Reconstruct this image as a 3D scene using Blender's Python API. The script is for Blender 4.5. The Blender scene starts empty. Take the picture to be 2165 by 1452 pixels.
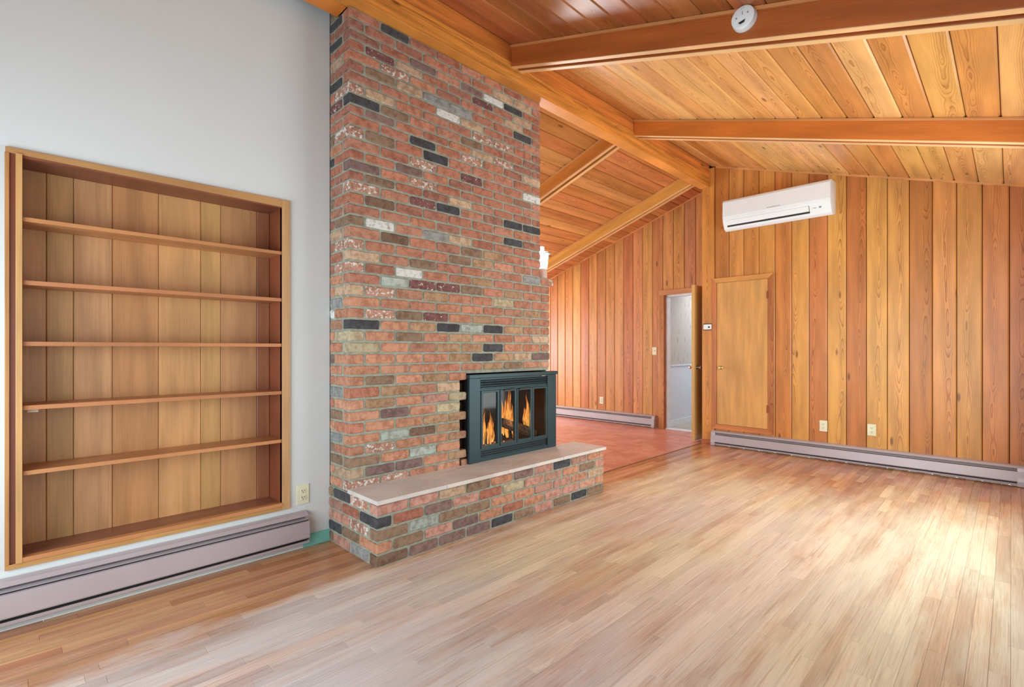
import bpy, math, random
from mathutils import Vector, Matrix
random.seed(7)
scn = bpy.context.scene
COL = scn.collection

# ------------------------------------------------------------------ camera
CAMZ = 1.17
cd = bpy.data.cameras.new('camera'); cam = bpy.data.objects.new('camera', cd); COL.objects.link(cam)
cam.location = (0, 0, CAMZ); cam.rotation_euler = (math.pi/2, 0, math.radians(44.94 - 90))
cd.sensor_width = 36; cd.lens = 36*1057.8/2165; cd.shift_y = 12.3/2165; cd.clip_start = 0.01
scn.camera = cam
vs = scn.view_settings
vs.view_transform = 'Standard'; vs.look = 'None'; vs.exposure = 0.28; vs.gamma = 1.0; vs.use_curve_mapping = False
# ------------------------------------------------------------------ world
w = bpy.data.worlds.new('world'); scn.world = w; w.use_nodes = True
wb = w.node_tree.nodes['Background']; wb.inputs[0].default_value = (0.80, 0.94, 1.0, 1); wb.inputs[1].default_value = 1.5
# ------------------------------------------------------------------ daylight in the windows, overhead light in the hall
def area(name, loc, rot, sx, sy, power, col):
    l = bpy.data.lights.new(name, 'AREA'); l.shape = 'RECTANGLE'; l.size = sx; l.size_y = sy
    l.energy = power; l.color = col
    o = bpy.data.objects.new(name, l); COL.objects.link(o); o.location = loc; o.rotation_euler = rot
    return o
P2 = math.pi/2
area('daylight_right_window', (4.1, -0.13, 1.25), (P2, 0, 0), 2.5, 1.9, 45, (0.88, 1.0, 0.98))
area('daylight_back_window', (-0.92, 1.35, 1.05), (P2, 0, -P2), 2.4, 1.2, 54, (0.76, 0.93, 1.0))
area('daylight_kitchen_window', (4.8, 7.7, 1.5), (P2, 0, math.pi), 3.0, 1.9, 170, (0.86, 0.97, 1.0))
area('daylight_patio_door', (6.72, 6.95, 1.15), (P2, 0, P2), 1.5, 2.0, 115, (0.88, 0.97, 1.0))
area('hall_overhead_light', (8.3, 3.0, 2.2), (0, 0, 0), 1.6, 0.9, 22, (0.92, 0.96, 1.0))  # area lamp below the hall ceiling; no window opens there

# ------------------------------------------------------------------ helpers
def s2l(c):
    return tuple((x/255/12.92 if x/255 <= .04045 else ((x/255+.055)/1.055)**2.4) for x in c)
WL = {}
def wl(o): return WL.get(o.name, Vector((0, 0, 0)))
def tag(o, label=None, cat=None, group=None, kind=None):
    if label: o['label'] = label
    if cat: o['category'] = cat
    if group: o['group'] = group
    if kind: o['kind'] = kind
    return o
def empty(name, loc, label=None, cat=None, group=None, kind=None):
    o = bpy.data.objects.new(name, None); COL.objects.link(o); o.location = loc; WL[o.name] = Vector(loc)
    o.empty_display_size = .05
    return tag(o, label, cat, group, kind)
def link(name, me, loc, parent=None, rot=None):
    o = bpy.data.objects.new(name, me); COL.objects.link(o)
    WL[o.name] = Vector(loc)
    if parent is not None:
        o.parent = parent; o.location = Vector(loc) - wl(parent)
    else: o.location = loc
    if rot: o.rotation_euler = rot
    return o
class MB:
    def __init__(s): s.v = []; s.f = []; s.c = []
    def add(s, vs, fs, col=None):
        n = len(s.v); s.v += [tuple(p) for p in vs]; s.f += [tuple(i+n for i in f) for f in fs]
        s.c += [col]*len(fs); return s
    def box(s, x0, x1, y0, y1, z0, z1, col=None):
        v = [(x0,y0,z0),(x1,y0,z0),(x1,y1,z0),(x0,y1,z0),(x0,y0,z1),(x1,y0,z1),(x1,y1,z1),(x0,y1,z1)]
        return s.add(v, [(0,3,2,1),(4,5,6,7),(0,1,5,4),(1,2,6,5),(2,3,7,6),(3,0,4,7)], col)
    def prism(s, pts, a0, a1, axis='x'):      # extrude an outline (u,v) along an axis
        n = len(pts)
        def P(u, v, a): return {'x': (a, u, v), 'y': (u, a, v), 'z': (u, v, a)}[axis]
        vs = [P(u, v, a0) for u, v in pts] + [P(u, v, a1) for u, v in pts]
        fs = [(i, (i+1) % n, n+(i+1) % n, n+i) for i in range(n)]
        fs += [tuple(range(n))[::-1], tuple(range(n, 2*n))]
        return s.add(vs, fs)
    def lathe(s, prof, n=20, axis='z', c=(0,0,0)):
        vs = []
        for r, h in prof:
            for k in range(n):
                a = 2*math.pi*k/n; x, y = r*math.cos(a), r*math.sin(a)
                p = {'z': (x, y, h), 'x': (h, x, y), 'y': (y, h, x)}[axis]
                vs.append((p[0]+c[0], p[1]+c[1], p[2]+c[2]))
        fs = []
        for i in range(len(prof)-1):
            for k in range(n):
                k2 = (k+1) % n; fs.append((i*n+k, i*n+k2, (i+1)*n+k2, (i+1)*n+k))
        fs.append(tuple(range(n))[::-1]); fs.append(tuple((len(prof)-1)*n+k for k in range(n)))
        return s.add(vs, fs)
    def build(s, name, mat, parent=None, bevel=0, seg=2, smooth=False, local=False, loc=None, rot=None, color=None):
        if loc is None:
            lo = [min(p[i] for p in s.v) for i in range(3)]; hi = [max(p[i] for p in s.v) for i in range(3)]
            loc = Vector([(a+b)/2 for a, b in zip(lo, hi)]); vs = [Vector(p)-loc for p in s.v]
        else: vs = s.v
        me = bpy.data.meshes.new(name); me.from_pydata([tuple(p) for p in vs], [], s.f); me.update()
        if any(c is not None for c in s.c):
            at = me.color_attributes.new('Tone', 'FLOAT_COLOR', 'CORNER'); k = 0
            for p, c in zip(me.polygons, s.c):
                for _ in range(p.loop_total): at.data[k].color = c; k += 1
        import bmesh
        bm = bmesh.new(); bm.from_mesh(me); bmesh.ops.recalc_face_normals(bm, faces=bm.faces)
        if bevel: bmesh.ops.bevel(bm, geom=[e for e in bm.edges if e.calc_face_angle(0) > .4], offset=bevel, segments=seg, affect='EDGES', profile=.6, clamp_overlap=True)
        bm.to_mesh(me); bm.free()
        if smooth:
            for p in me.polygons: p.use_smooth = True
            me.set_sharp_from_angle(angle=math.radians(40))
        if mat: me.materials.append(mat)
        o = link(name, me, loc, parent, rot)
        if color: o.color = tuple(color) + ((1,) if len(color) == 3 else ())
        return o

# ------------------------------------------------------------------ materials
def newmat(name):
    m = bpy.data.materials.new(name); m.use_nodes = True; nt = m.node_tree
    return m, nt, nt.nodes['Principled BSDF']
def N(nt, t, **k):
    n = nt.nodes.new(t)
    for a, b in k.items(): setattr(n, a, b)
    return n
def math_(nt, op, a, b=None, clamp=False):
    n = nt.nodes.new('ShaderNodeMath'); n.operation = op; n.use_clamp = clamp
    for i, x in enumerate((a, b)):
        if x is None: continue
        if isinstance(x, (int, float)): n.inputs[i].default_value = x
        else: nt.links.new(x, n.inputs[i])
    return n.outputs[0]
def mixc(nt, fac, a, b, mode='MIX'):
    n = nt.nodes.new('ShaderNodeMix'); n.data_type = 'RGBA'; n.blend_type = mode
    for i, x in ((0, fac), (6, a), (7, b)):
        if isinstance(x, (int, float)): n.inputs[i].default_value = x
        elif isinstance(x, tuple): n.inputs[i].default_value = x + (1,) if len(x) == 3 else x
        else: nt.links.new(x, n.inputs[i])
    return n.outputs[2]
def noise(nt, vec, scale, detail=3, rough=.5):
    n = nt.nodes.new('ShaderNodeTexNoise'); n.inputs['Scale'].default_value = scale
    n.inputs['Detail'].default_value = detail; n.inputs['Roughness'].default_value = rough
    if vec is not None: nt.links.new(vec, n.inputs['Vector'])
    return n.outputs[0]
def mapr(nt, x, a, b, c=0, d=1, smooth=True):
    n = nt.nodes.new('ShaderNodeMapRange'); n.interpolation_type = 'SMOOTHSTEP' if smooth else 'LINEAR'
    nt.links.new(x, n.inputs[0])
    for i, v in zip((1, 2, 3, 4), (a, b, c, d)): n.inputs[i].default_value = v
    return n.outputs[0]
def comb(nt, x, y, z):
    n = nt.nodes.new('ShaderNodeCombineXYZ')
    for i, v in enumerate((x, y, z)):
        if isinstance(v, (int, float)): n.inputs[i].default_value = v
        else: nt.links.new(v, n.inputs[i])
    return n.outputs[0]
def bump(nt, bs, h, strength, dist=.002):
    b = nt.nodes.new('ShaderNodeBump'); b.inputs['Strength'].default_value = strength; b.inputs['Distance'].default_value = dist
    nt.links.new(h, b.inputs['Height']); nt.links.new(b.outputs[0], bs.inputs['Normal'])
def plain(name, rgb, rough=.5, metal=0, var=.06, vscale=9, spec=.5, bmp=0, bscale=300):
    m, nt, bs = newmat(name); c = s2l(rgb)
    geo = N(nt, 'ShaderNodeNewGeometry'); n = noise(nt, geo.outputs['Position'], vscale, 4)
    f = mapr(nt, n, .3, .7)
    col = mixc(nt, f, tuple(x*(1-var) for x in c), tuple(min(1, x*(1+var)) for x in c))
    nt.links.new(col, bs.inputs['Base Color'])
    bs.inputs['Roughness'].default_value = rough; bs.inputs['Metallic'].default_value = metal
    bs.inputs['Specular IOR Level'].default_value = spec
    if bmp: bump(nt, bs, noise(nt, geo.outputs['Position'], bscale, 3), bmp, .001)
    return m
def wood(name, axis='z', ring=.011, late=.55, rough=.36, src='obj', depth=.10, spread=.16, fine=.16, worn=False, spec=.5, knots=True, lfv=(.82, 1.16), lfs=14, swap=False):
    """procedural softwood: growth rings cut by the board give cathedral grain, straight where the pith is off to a side"""
    m, nt, bs = newmat(name); L = nt.links
    tc = N(nt, 'ShaderNodeTexCoord'); oi = N(nt, 'ShaderNodeObjectInfo')
    sp = N(nt, 'ShaderNodeSeparateXYZ'); geo = N(nt, 'ShaderNodeNewGeometry')
    if src == 'obj': L.new(tc.outputs['Object'], sp.inputs[0]); rnd = oi.outputs['Random']
    else: L.new(tc.outputs['Object'], sp.inputs[0]); rnd = geo.outputs['Random Per Island']
    X, Y, Z = sp.outputs
    Ln, A, T = {'x': (X, Y, Z), 'y': (Y, X, Z), 'z': (Z, Y, X)}[axis]
    if swap: A, T = T, A
    off = math_(nt, 'MULTIPLY', rnd, 173.3)
    r2 = math_(nt, 'FRACT', math_(nt, 'MULTIPLY', rnd, 37.7)); r3 = math_(nt, 'FRACT', math_(nt, 'MULTIPLY', rnd, 91.1))
    Lo = math_(nt, 'ADD', Ln, off)
    n1 = noise(nt, comb(nt, math_(nt, 'MULTIPLY', Lo, .9), off, 0), 1.0, 2)
    n3 = noise(nt, comb(nt, math_(nt, 'MULTIPLY', Lo, .8), 3.3, off), 1.0, 3, .6)
    n2 = noise(nt, comb(nt, math_(nt, 'MULTIPLY', Lo, 4), math_(nt, 'MULTIPLY', A, 22), math_(nt, 'MULTIPLY', T, 22)), 1.0, 3)
    if src != 'obj': A = math_(nt, 'SUBTRACT', math_(nt, 'PINGPONG', math_(nt, 'ADD', A, off), .06), .03)
    a = math_(nt, 'ADD', math_(nt, 'ADD', A, math_(nt, 'MULTIPLY', math_(nt, 'SUBTRACT', n1, .5), .10)),
              math_(nt, 'MULTIPLY', math_(nt, 'SUBTRACT', r2, .5), spread))
    t = math_(nt, 'MULTIPLY', math_(nt, 'SUBTRACT', n3, .42), depth*4)
    r = math_(nt, 'SQRT', math_(nt, 'ADD', math_(nt, 'MULTIPLY', a, a), math_(nt, 'MULTIPLY', math_(nt, 'MULTIPLY', t, t), .25)))
    r = math_(nt, 'ADD', r, math_(nt, 'MULTIPLY', n2, .016))
    fr = math_(nt, 'FRACT', math_(nt, 'DIVIDE', r, ring))
    line = math_(nt, 'MULTIPLY', math_(nt, 'POWER', fr, 3.5), mapr(nt, fr, .93, 1.0, 1, 0))
    line = math_(nt, 'MULTIPLY', line, mapr(nt, math_(nt, 'ABSOLUTE', a), .012, .055, 1.0, .22))
    fg = noise(nt, comb(nt, math_(nt, 'MULTIPLY', Lo, 5), math_(nt, 'MULTIPLY', A, 330), math_(nt, 'MULTIPLY', T, 330)), 1.0, 2)
    lf = noise(nt, comb(nt, math_(nt, 'MULTIPLY', Lo, 1.7), math_(nt, 'MULTIPLY', A, lfs), off), 1.0, 3)
    if src == 'obj': base = oi.outputs['Color']
    else:
        at = N(nt, 'ShaderNodeAttribute', attribute_name='Tone'); base = at.outputs['Color']
    hv = N(nt, 'ShaderNodeHueSaturation'); L.new(base, hv.inputs['Color'])
    L.new(mapr(nt, lf, .25, .75, lfv[0], lfv[1]), hv.inputs['Value']); L.new(mapr(nt, r3, 0, 1, .494, .506), hv.inputs['Hue'])
    c = mixc(nt, math_(nt, 'MULTIPLY', line, late), hv.outputs[0], mixc(nt, 1.0, hv.outputs[0], (.42, .24, .13), 'MULTIPLY'))
    c = mixc(nt, mapr(nt, fg, .35, .8, 0, fine), c, mixc(nt, 1.0, c, (.55, .40, .30), 'MULTIPLY'))
    if knots:
        vo = N(nt, 'ShaderNodeTexVoronoi'); vo.inputs['Scale'].default_value = 1.0; vo.inputs['Randomness'].default_value = 1
        L.new(comb(nt, math_(nt, 'MULTIPLY', Lo, 1.5), math_(nt, 'MULTIPLY', A, 5), off), vo.inputs['Vector'])
        kn = mapr(nt, vo.outputs['Distance'], .035, .09, .75, 0)
        c = mixc(nt, kn, c, (.10, .035, .012))
    if worn:
        ps = N(nt, 'ShaderNodeSeparateXYZ'); L.new(geo.outputs['Position'], ps.inputs[0])
        px, py = ps.outputs[0], ps.outputs[1]
        ns = noise(nt, comb(nt, math_(nt, 'MULTIPLY', px, .8), math_(nt, 'MULTIPLY', py, 1.6), 1.7), 1.0, 4, .6)
        nc = noise(nt, comb(nt, math_(nt, 'MULTIPLY', px, .9), math_(nt, 'MULTIPLY', py, 6.5), 4.4), 1.0, 5, .66)
        nb = noise(nt, comb(nt, math_(nt, 'MULTIPLY', px, 2.0), math_(nt, 'MULTIPLY', py, 5.0), 8.1), 1.0, 4, .62)
        d = math_(nt, 'ADD', math_(nt, 'MULTIPLY', math_(nt, 'SUBTRACT', 2.60, py), 2.2), math_(nt, 'MULTIPLY', math_(nt, 'SUBTRACT', nb, .5), 1.1))
        m1 = mapr(nt, d, .18, .75)
        d2 = math_(nt, 'ADD', math_(nt, 'MULTIPLY', math_(nt, 'SUBTRACT', 5.9, px), .8), math_(nt, 'MULTIPLY', math_(nt, 'SUBTRACT', ns, .5), 2.2))
        m2 = mapr(nt, d2, .2, 1.6)
        wear = math_(nt, 'MULTIPLY', math_(nt, 'MULTIPLY', m1, m2), mapr(nt, nc, .36, .56, .58, 1.0))
        grey = mixc(nt, mapr(nt, ns, .38, .62), s2l((234, 214, 198)), s2l((238, 222, 188)))
        grey = mixc(nt, mapr(nt, math_(nt, 'ADD', px, math_(nt, 'MULTIPLY', nb, 1.2)), 1.4, 2.8, .85, 0), grey, s2l((206, 200, 204)))
        grey = mixc(nt, mapr(nt, math_(nt, 'ADD', py, math_(nt, 'MULTIPLY', nb, .8)), .5, 1.5, .75, 0), grey, s2l((232, 226, 200)))
        lum = N(nt, 'ShaderNodeRGBToBW'); L.new(c, lum.inputs[0])
        gl = mixc(nt, 1.0, grey, comb(nt, *[mapr(nt, lum.outputs[0], (.12), .48, .84, 1.06)]*3), 'MULTIPLY')
        c = mixc(nt, math_(nt, 'MULTIPLY', wear, .90), c, gl)
        stq = noise(nt, comb(nt, math_(nt, 'MULTIPLY', Lo, 2.2), math_(nt, 'MULTIPLY', A, 75), off), 1.0, 4, .65)
        c = mixc(nt, mapr(nt, stq, .54, .70, 0, .55), c, mixc(nt, 1.0, c, (.62, .45, .36), 'MULTIPLY'))
        c = mixc(nt, mapr(nt, fg, .4, .8, 0, .16), c, (.22, .12, .07))
        L.new(mapr(nt, wear, 0, 1, .22, .36), bs.inputs['Roughness'])
    else: bs.inputs['Roughness'].default_value = rough
    L.new(c, bs.inputs['Base Color']); bs.inputs['Specular IOR Level'].default_value = spec
    bump(nt, bs, math_(nt, 'SUBTRACT', math_(nt, 'MULTIPLY', fg, .5), math_(nt, 'MULTIPLY', line, .8)), .10, .001)
    return m
def brickmat(name, src='obj'):
    m, nt, bs = newmat(name); L = nt.links
    tc = N(nt, 'ShaderNodeTexCoord'); geo = N(nt, 'ShaderNodeNewGeometry'); oi = N(nt, 'ShaderNodeObjectInfo')
    P = geo.outputs['Position']
    if src == 'obj': base, alpha = oi.outputs['Color'], oi.outputs['Alpha']
    else:
        at = N(nt, 'ShaderNodeAttribute', attribute_name='Tone'); base, alpha = at.outputs['Color'], at.outputs['Alpha']
    n1 = noise(nt, P, 26, 5, .65); n2 = noise(nt, P, 95, 4, .7); n3 = noise(nt, P, 38, 6, .75); n4 = noise(nt, P, 420, 2, .6)
    dark = mixc(nt, 1.0, base, (.66, .58, .56), 'MULTIPLY')
    lite = mixc(nt, .40, base, (.72, .52, .40))
    c = mixc(nt, mapr(nt, n1, .34, .60), dark, base)
    c = mixc(nt, mapr(nt, n2, .55, .80, 0, .55), c, lite)
    c = mixc(nt, mapr(nt, n3, .64, .72, 0, .5), c, (.62, .56, .50))
    c = mixc(nt, mapr(nt, n2, .22, .40, .75, 0), c, mixc(nt, 1.0, c, (.42, .36, .34), 'MULTIPLY'))
    cov = math_(nt, 'SUBTRACT', 1.0, alpha)
    pm = math_(nt, 'GREATER_THAN', math_(nt, 'ADD', math_(nt, 'MULTIPLY', math_(nt, 'SUBTRACT', n3, .5), 1.7), cov), .52)
    c = mixc(nt, math_(nt, 'MULTIPLY', pm, .93), c, s2l((226, 224, 219)))
    L.new(c, bs.inputs['Base Color']); bs.inputs['Roughness'].default_value = .82; bs.inputs['Specular IOR Level'].default_value = .3
    bump(nt, bs, math_(nt, 'ADD', n2, math_(nt, 'MULTIPLY', n4, .5)), .75, .004)
    return m

W_Z = wood('cedar_vertical', 'z', ring=.0095, late=.95, spread=.09)
W_X = wood('cedar_lengthwise', 'x', ring=.0095, late=.9, rough=.33, spread=.08)
W_Y = wood('beam_across', 'y', ring=.012, late=.45, spread=.4, depth=.012, fine=.22, knots=False, swap=True)
W_B = wood('ridge_timber', 'x', ring=.016, late=.75, spread=.3, depth=.06, fine=.3, lfv=(.72, 1.30), lfs=26, swap=True)
W_S = wood('shelf_wood', 'x', ring=.02, late=.22, spread=.5, depth=.04, rough=.34, knots=False)
W_SZ = wood('bookcase_board', 'z', ring=.03, late=.25, spread=.5, depth=.05, rough=.30, fine=.3, knots=False, swap=True)
W_D = wood('door_veneer', 'z', ring=.06, late=.16, spread=.2, depth=.1, rough=.38, fine=.2, knots=False)
W_F = wood('oak_floor', 'x', ring=.012, late=.5, spread=.12, depth=.06, worn=True, fine=.4, knots=False)
W_FS = wood('oak_floor_far', 'x', ring=.012, late=.4, spread=.12, depth=.06, worn=True, fine=.4, knots=False, src='attr')
BR = brickmat('brick_fired'); BRS = brickmat('brick_fired_joined', 'attr')
MORTAR = plain('mortar', (156, 156, 142), .95, var=.16, vscale=30, spec=.15, bmp=.8, bscale=160)
WHITE = plain('wall_paint', (212, 213, 213), .75, var=.012, vscale=1.5, spec=.25, bmp=.12, bscale=260)
HALLW = plain('hall_paint', (214, 218, 226), .6, var=.02, vscale=2)
TEAL = plain('teal_paint', (120, 190, 178), .55, var=.06)
HEAT = plain('heater_enamel', (182, 168, 172), .30, metal=.15, var=.04, vscale=3)
FIN = plain('heater_inside', (48, 46, 50), .5, metal=.4)
GAP = plain('dark_backing', (60, 28, 12), .9, spec=.1)
BLACKM = plain('black_steel', (46, 66, 72), .38, metal=.35, var=.08, vscale=5)
BLACKS = plain('black_steel_side', (14, 14, 15), .5)
SOOT = plain('firebox_soot', (38, 24, 18), .85, var=.4, vscale=14)
STONE = None
IVORY = plain('ivory_plastic', (226, 220, 190), .4)
SLOT = plain('socket_slot', (40, 36, 30), .6)
ACW = plain('white_plastic', (232, 237, 241), .35, var=.01)
ACG = plain('grey_print', (130, 132, 136), .5)
BRASS = plain('brass', (205, 180, 120), .25, metal=.9)
CHROME = plain('satin_nickel', (190, 185, 175), .25, metal=.9)
COPPER = plain('copper_hinge', (150, 80, 50), .4, metal=.6)
WPLANK = plain('white_door_trim', (225, 228, 232), .5)

C_CED = [(206,130,64),(196,118,56),(212,140,74),(186,102,48),(202,124,60),(178,92,44),(216,146,80)]
def tone(base, j=.06):
    k = 1 + random.uniform(-j, j); c = s2l([min(255, x*k) for x in base])
    return (min(.85, c[0]*1.06), min(.8, c[1]*1.24), min(.7, c[2]*1.30))
def tone2(base, j=.06):
    k = 1 + random.uniform(-j, j); c = s2l([min(255, x*k) for x in base])
    return (c[0]*1.02, c[1]*1.10, c[2]*1.24)

# ================================================================== STRUCTURE
CEIL_R = lambda y: 3.41 - .3175*(2.569 - y)
CEIL_L = lambda y: 3.356 - .3347*(y - 3.036)
SR, SL = math.atan(.3175), math.atan(.3347)
XB, XW, XK = -1.0, 6.10, 6.80           # back wall, panelled wall, kitchen wall
YR, YW = -0.20, 2.965                   # window wall, white wall

# ---- oak floor
floor = MB().box(XB, XW, YR, 2.735, -.05, -.009).box(XB, 1.40, 2.735, YW, -.05, -.009).build('floor', GAP)
tag(floor, kind='structure')
tag(floor, 'sanded oak strip floor of the living room, bleached in the middle and orange along the walls')
FT = [(205,146,100),(194,132,86),(210,158,114),(184,120,76),(200,138,92),(192,134,96),(208,150,100),(180,122,84)]
boards = []
k = 0; y = .002 - .0575*4
while y < 2.96:
    y1 = y + .0575; x = XB - random.uniform(0, .8)
    while x < XW:
        L = random.choice([.35, .5, .7, .9, 1.1, 1.4, 1.8])*random.uniform(.85, 1.15); xe = min(x+L, XW)
        if XW - xe < .12: xe = XW
        xs = max(x, XB); lim = 2.735 if xs >= 1.40 else YW
        yy0, yy1 = max(y, YR), min(y1, lim)
        ex = xe
        if y1 > 2.735 and xs < 1.40: ex = min(xe, 1.40)
        under = xs > 1.39 and ex < 3.46 and yy0 > 2.42
        if yy1 - yy0 > .01 and ex - xs > .02 and not under:
            boards.append((xs, ex, yy0, yy1, random.choice(FT)))
        x = xe
    y = y1
def score(b):
    cx, cy = (b[0]+b[1])/2, (b[2]+b[3])/2
    d = cx*.708 + cy*.706; l = cx*.706 - cy*.708
    if d < .5 or abs(l/d) > 1.08: return 0.0
    if d < 1.6: return .3
    return (b[1]-b[0])/d**3*3
boards.sort(key=score, reverse=True)
rest = MB()
def boardmesh(mb, x0, x1, y0, y1, zt, th, bv, g, col=None):
    x0 += g; x1 -= g; y0 += g; y1 -= g
    v = [(x0,y0,zt-th),(x1,y0,zt-th),(x1,y1,zt-th),(x0,y1,zt-th),(x0,y0,zt-bv),(x1,y0,zt-bv),(x1,y1,zt-bv),(x0,y1,zt-bv),
         (x0+bv,y0+bv,zt),(x1-bv,y0+bv,zt),(x1-bv,y1-bv,zt),(x0+bv,y1-bv,zt)]
    f = [(0,1,5,4),(1,2,6,5),(2,3,7,6),(3,0,4,7),(4,5,9,8),(5,6,10,9),(6,7,11,10),(7,4,8,11),(8,9,10,11)]
    mb.add(v, f, col)
for i, (x0, x1, y0, y1, c) in enumerate(boards):
    zt = random.uniform(-.0006, 0)
    if i < 300:
        m = MB(); boardmesh(m, x0, x1, y0, y1, zt, .009, .0007, .0003); m.build('floor_board', W_F, floor, color=tone2(c, .04))
    else: boardmesh(rest, x0, x1, y0, y1, zt, .009, .0007, .0003, tone2(c, .04)+(1,))
tag(rest.build('floor_boards', W_FS, floor), kind='stuff')

# ---- kitchen floor, small brick-shaped vinyl pieces laid in herringbone
kf = MB().box(3.0, XK, 2.74, 8.0, -.05, -.006).build('floor_kitchen', plain('vinyl_joint', (120, 66, 52), .6))
tag(kf, 'reddish herringbone brick pattern floor of the kitchen beyond the hearth', kind='structure')
def vinyl(name, src):
    m, nt, bs = newmat(name); oi = N(nt, 'ShaderNodeObjectInfo'); geo = N(nt, 'ShaderNodeNewGeometry')
    r = oi.outputs['Random'] if src == 'obj' else geo.outputs['Random Per Island']
    c = mixc(nt, r, s2l((196, 120, 96)), s2l((222, 152, 128)))
    n = noise(nt, geo.outputs['Position'], 24, 4)
    c = mixc(nt, mapr(nt, n, .3, .7, 0, .4), c, s2l((176, 104, 90)))
    nt.links.new(c, bs.inputs['Base Color']); bs.inputs['Roughness'].default_value = .30
    bump(nt, bs, noise(nt, geo.outputs['Position'], 60, 3), .25, .003)
    return m
VN, VNS = vinyl('vinyl_brick', 'obj'), vinyl('vinyl_brick_far', 'isl')
U = .10; tiles = []
for i in range(-1, 39):
    for j in range(-1, 36):
        c = (i - j) % 4; x, y = 3.0 + i*U, 2.745 + j*U
        if c == 0: tiles.append((x, x+2*U, y, y+U))
        elif c == 3: tiles.append((x, x+U, y, y+2*U))
tiles = [(max(a,3.0), min(b, XK), max(c,2.745), d) for a, b, c, d in tiles if a < XK-.03 and d > 2.76 and b > 3.02]
tiles.sort(key=lambda t: 0 if (t[0]-3.1) > (t[2]-2.7)*1.05 else 1 + t[2] + t[0])
rest = MB(); meshes = {}
for i, (x0, x1, y0, y1) in enumerate(tiles):
    if i < 300:
        key = (round(x1-x0, 3), round(y1-y0, 3))
        if key not in meshes:
            m = MB(); a, b = (x1-x0)/2, (y1-y0)/2; boardmesh(m, -a, a, -b, b, 0, .006, .0015, .0008)
            o = m.build('floor_brick', VN, kf, loc=((x0+x1)/2, (y0+y1)/2, 0)); meshes[key] = o.data
        else: o = link('floor_brick', meshes[key], ((x0+x1)/2, (y0+y1)/2, 0), kf)
    else: boardmesh(rest, x0, x1, y0, y1, 0, .006, .0015, .0008)
tag(rest.build('floor_bricks', VNS, kf), kind='stuff')
# strip between both floors
o = MB().box(3.46, 6.06, 2.728, 2.744, -.004, .004).build('trim_1', plain('threshold_strip', (120, 84, 58), .4)); tag(o, 'thin dark strip where the oak floor meets the kitchen floor', kind='structure')
# hall floor
o = MB().box(XK+.02, 9.6, 2.2, 3.68, -.05, 0).build('floor_hall', plain('hall_vinyl', (186, 176, 162), .45, var=.1, vscale=6)); tag(o, 'pale vinyl floor of the room behind the open door', kind='structure')

# ---- white wall with the bookcase niche
BX0, BX1, BZ0, BZ1 = -.012, 1.136, .255, 2.015
lw = MB()
ZT = CEIL_R(2.69) + .02
lw.box(XB, BX0, YW, YW+.12, 0, 3.36).box(BX1, 1.385, YW, YW+.12, 0, 3.36)
lw.box(BX0, BX1, YW, YW+.12, 0, BZ0).box(BX0, BX1, YW, YW+.12, BZ1, 3.36)
o = lw.build('wall_left', WHITE); tag(o, 'smooth off white wall around the built in bookcase', kind='structure')
o = MB().box(1.22, 1.384, YW-.012, YW, 0, .07).build('baseboard_left', TEAL, bevel=.002); tag(o, 'short teal painted baseboard between heater and chimney', kind='structure')

# ---- panelled walls
def vplank(y0, y1, X, z0, ztop, parent, col, th=.018, mat=W_Z, g=.0024, bv=.007):
    """upright board, face towards -X, its head cut to the roof slope"""
    a, b = y0+g, y1-g; zt = ztop
    def ring(y, x, inset=0): return (x, y)
    prof = [(X+th, a), (X+bv, a), (X, a+.009), (X, b-.009), (X+bv, b), (X+th, b)]
    v = [(x, y, z0) for x, y in prof] + [(x, y, zt(y)) for x, y in prof]
    n = 6; f = [(i, (i+1) % n, n+(i+1) % n, n+i) for i in range(n)] + [tuple(range(n))[::-1], tuple(range(n, 2*n))]
    return MB().add(v, f).build('wall_board', mat, parent, color=col)
TONES_R = [(190,110,52),(206,134,66),(198,118,58),(202,124,62),(194,114,56),(208,140,68),(190,112,58),(208,136,70),(190,112,54),(210,142,72),(206,136,72),(184,106,54),(206,132,70),(202,128,68),(198,122,62),(192,116,62),(184,106,56),(180,102,56)]
pw = MB().box(XW+.018, XW+.10, YR-.1, 2.58, 0, 2.5)
pw.prism([(YR-.1, 2.5), (2.58, 2.5), (2.58, CEIL_R(2.58)+.01), (YR-.1, CEIL_R(YR-.1)+.01)], XW+.018, XW+.10, 'x')
pw = pw.build('wall_right', GAP); tag(pw, 'wall of upright knotty cedar boards with the air conditioner on it', kind='structure')
y = 2.575
for i in range(17):
    y0 = max(y - .1709, YR-.1)
    if y - y0 < .03: break
    vplank(y0, y, XW, 0, CEIL_R, pw, tone(TONES_R[i % len(TONES_R)], .03)); y = y0
kw = MB()
DJL, DJR = 3.60, 2.83      # doorway jambs
kw.prism([(DJL, 0), (8.0, 0), (8.0, CEIL_L(8.0)), (DJL, CEIL_L(DJL))], XK+.018, XK+.10, 'x')
kw.prism([(2.73, 1.98), (DJL, 1.98), (DJL, CEIL_L(DJL)), (2.73, CEIL_L(2.73))], XK+.018, XK+.10, 'x')
kw.box(XK+.018, XK+.10, 2.73, DJR-.03, 0, 1.98)
kw = kw.build('wall_kitchen', GAP); tag(kw, 'far kitchen wall of upright orange cedar boards below the roof slope', kind='structure')
TONES_K = [(190,112,66),(208,134,76),(190,116,78),(206,132,74),(208,138,78),(192,116,70),(208,136,76),(206,132,80),(190,112,66),(210,140,80),(198,122,68),(194,116,64),(206,134,72),(192,112,62),(212,144,78),(204,130,66),(208,136,70)]
y = 2.80; i = 0
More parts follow.
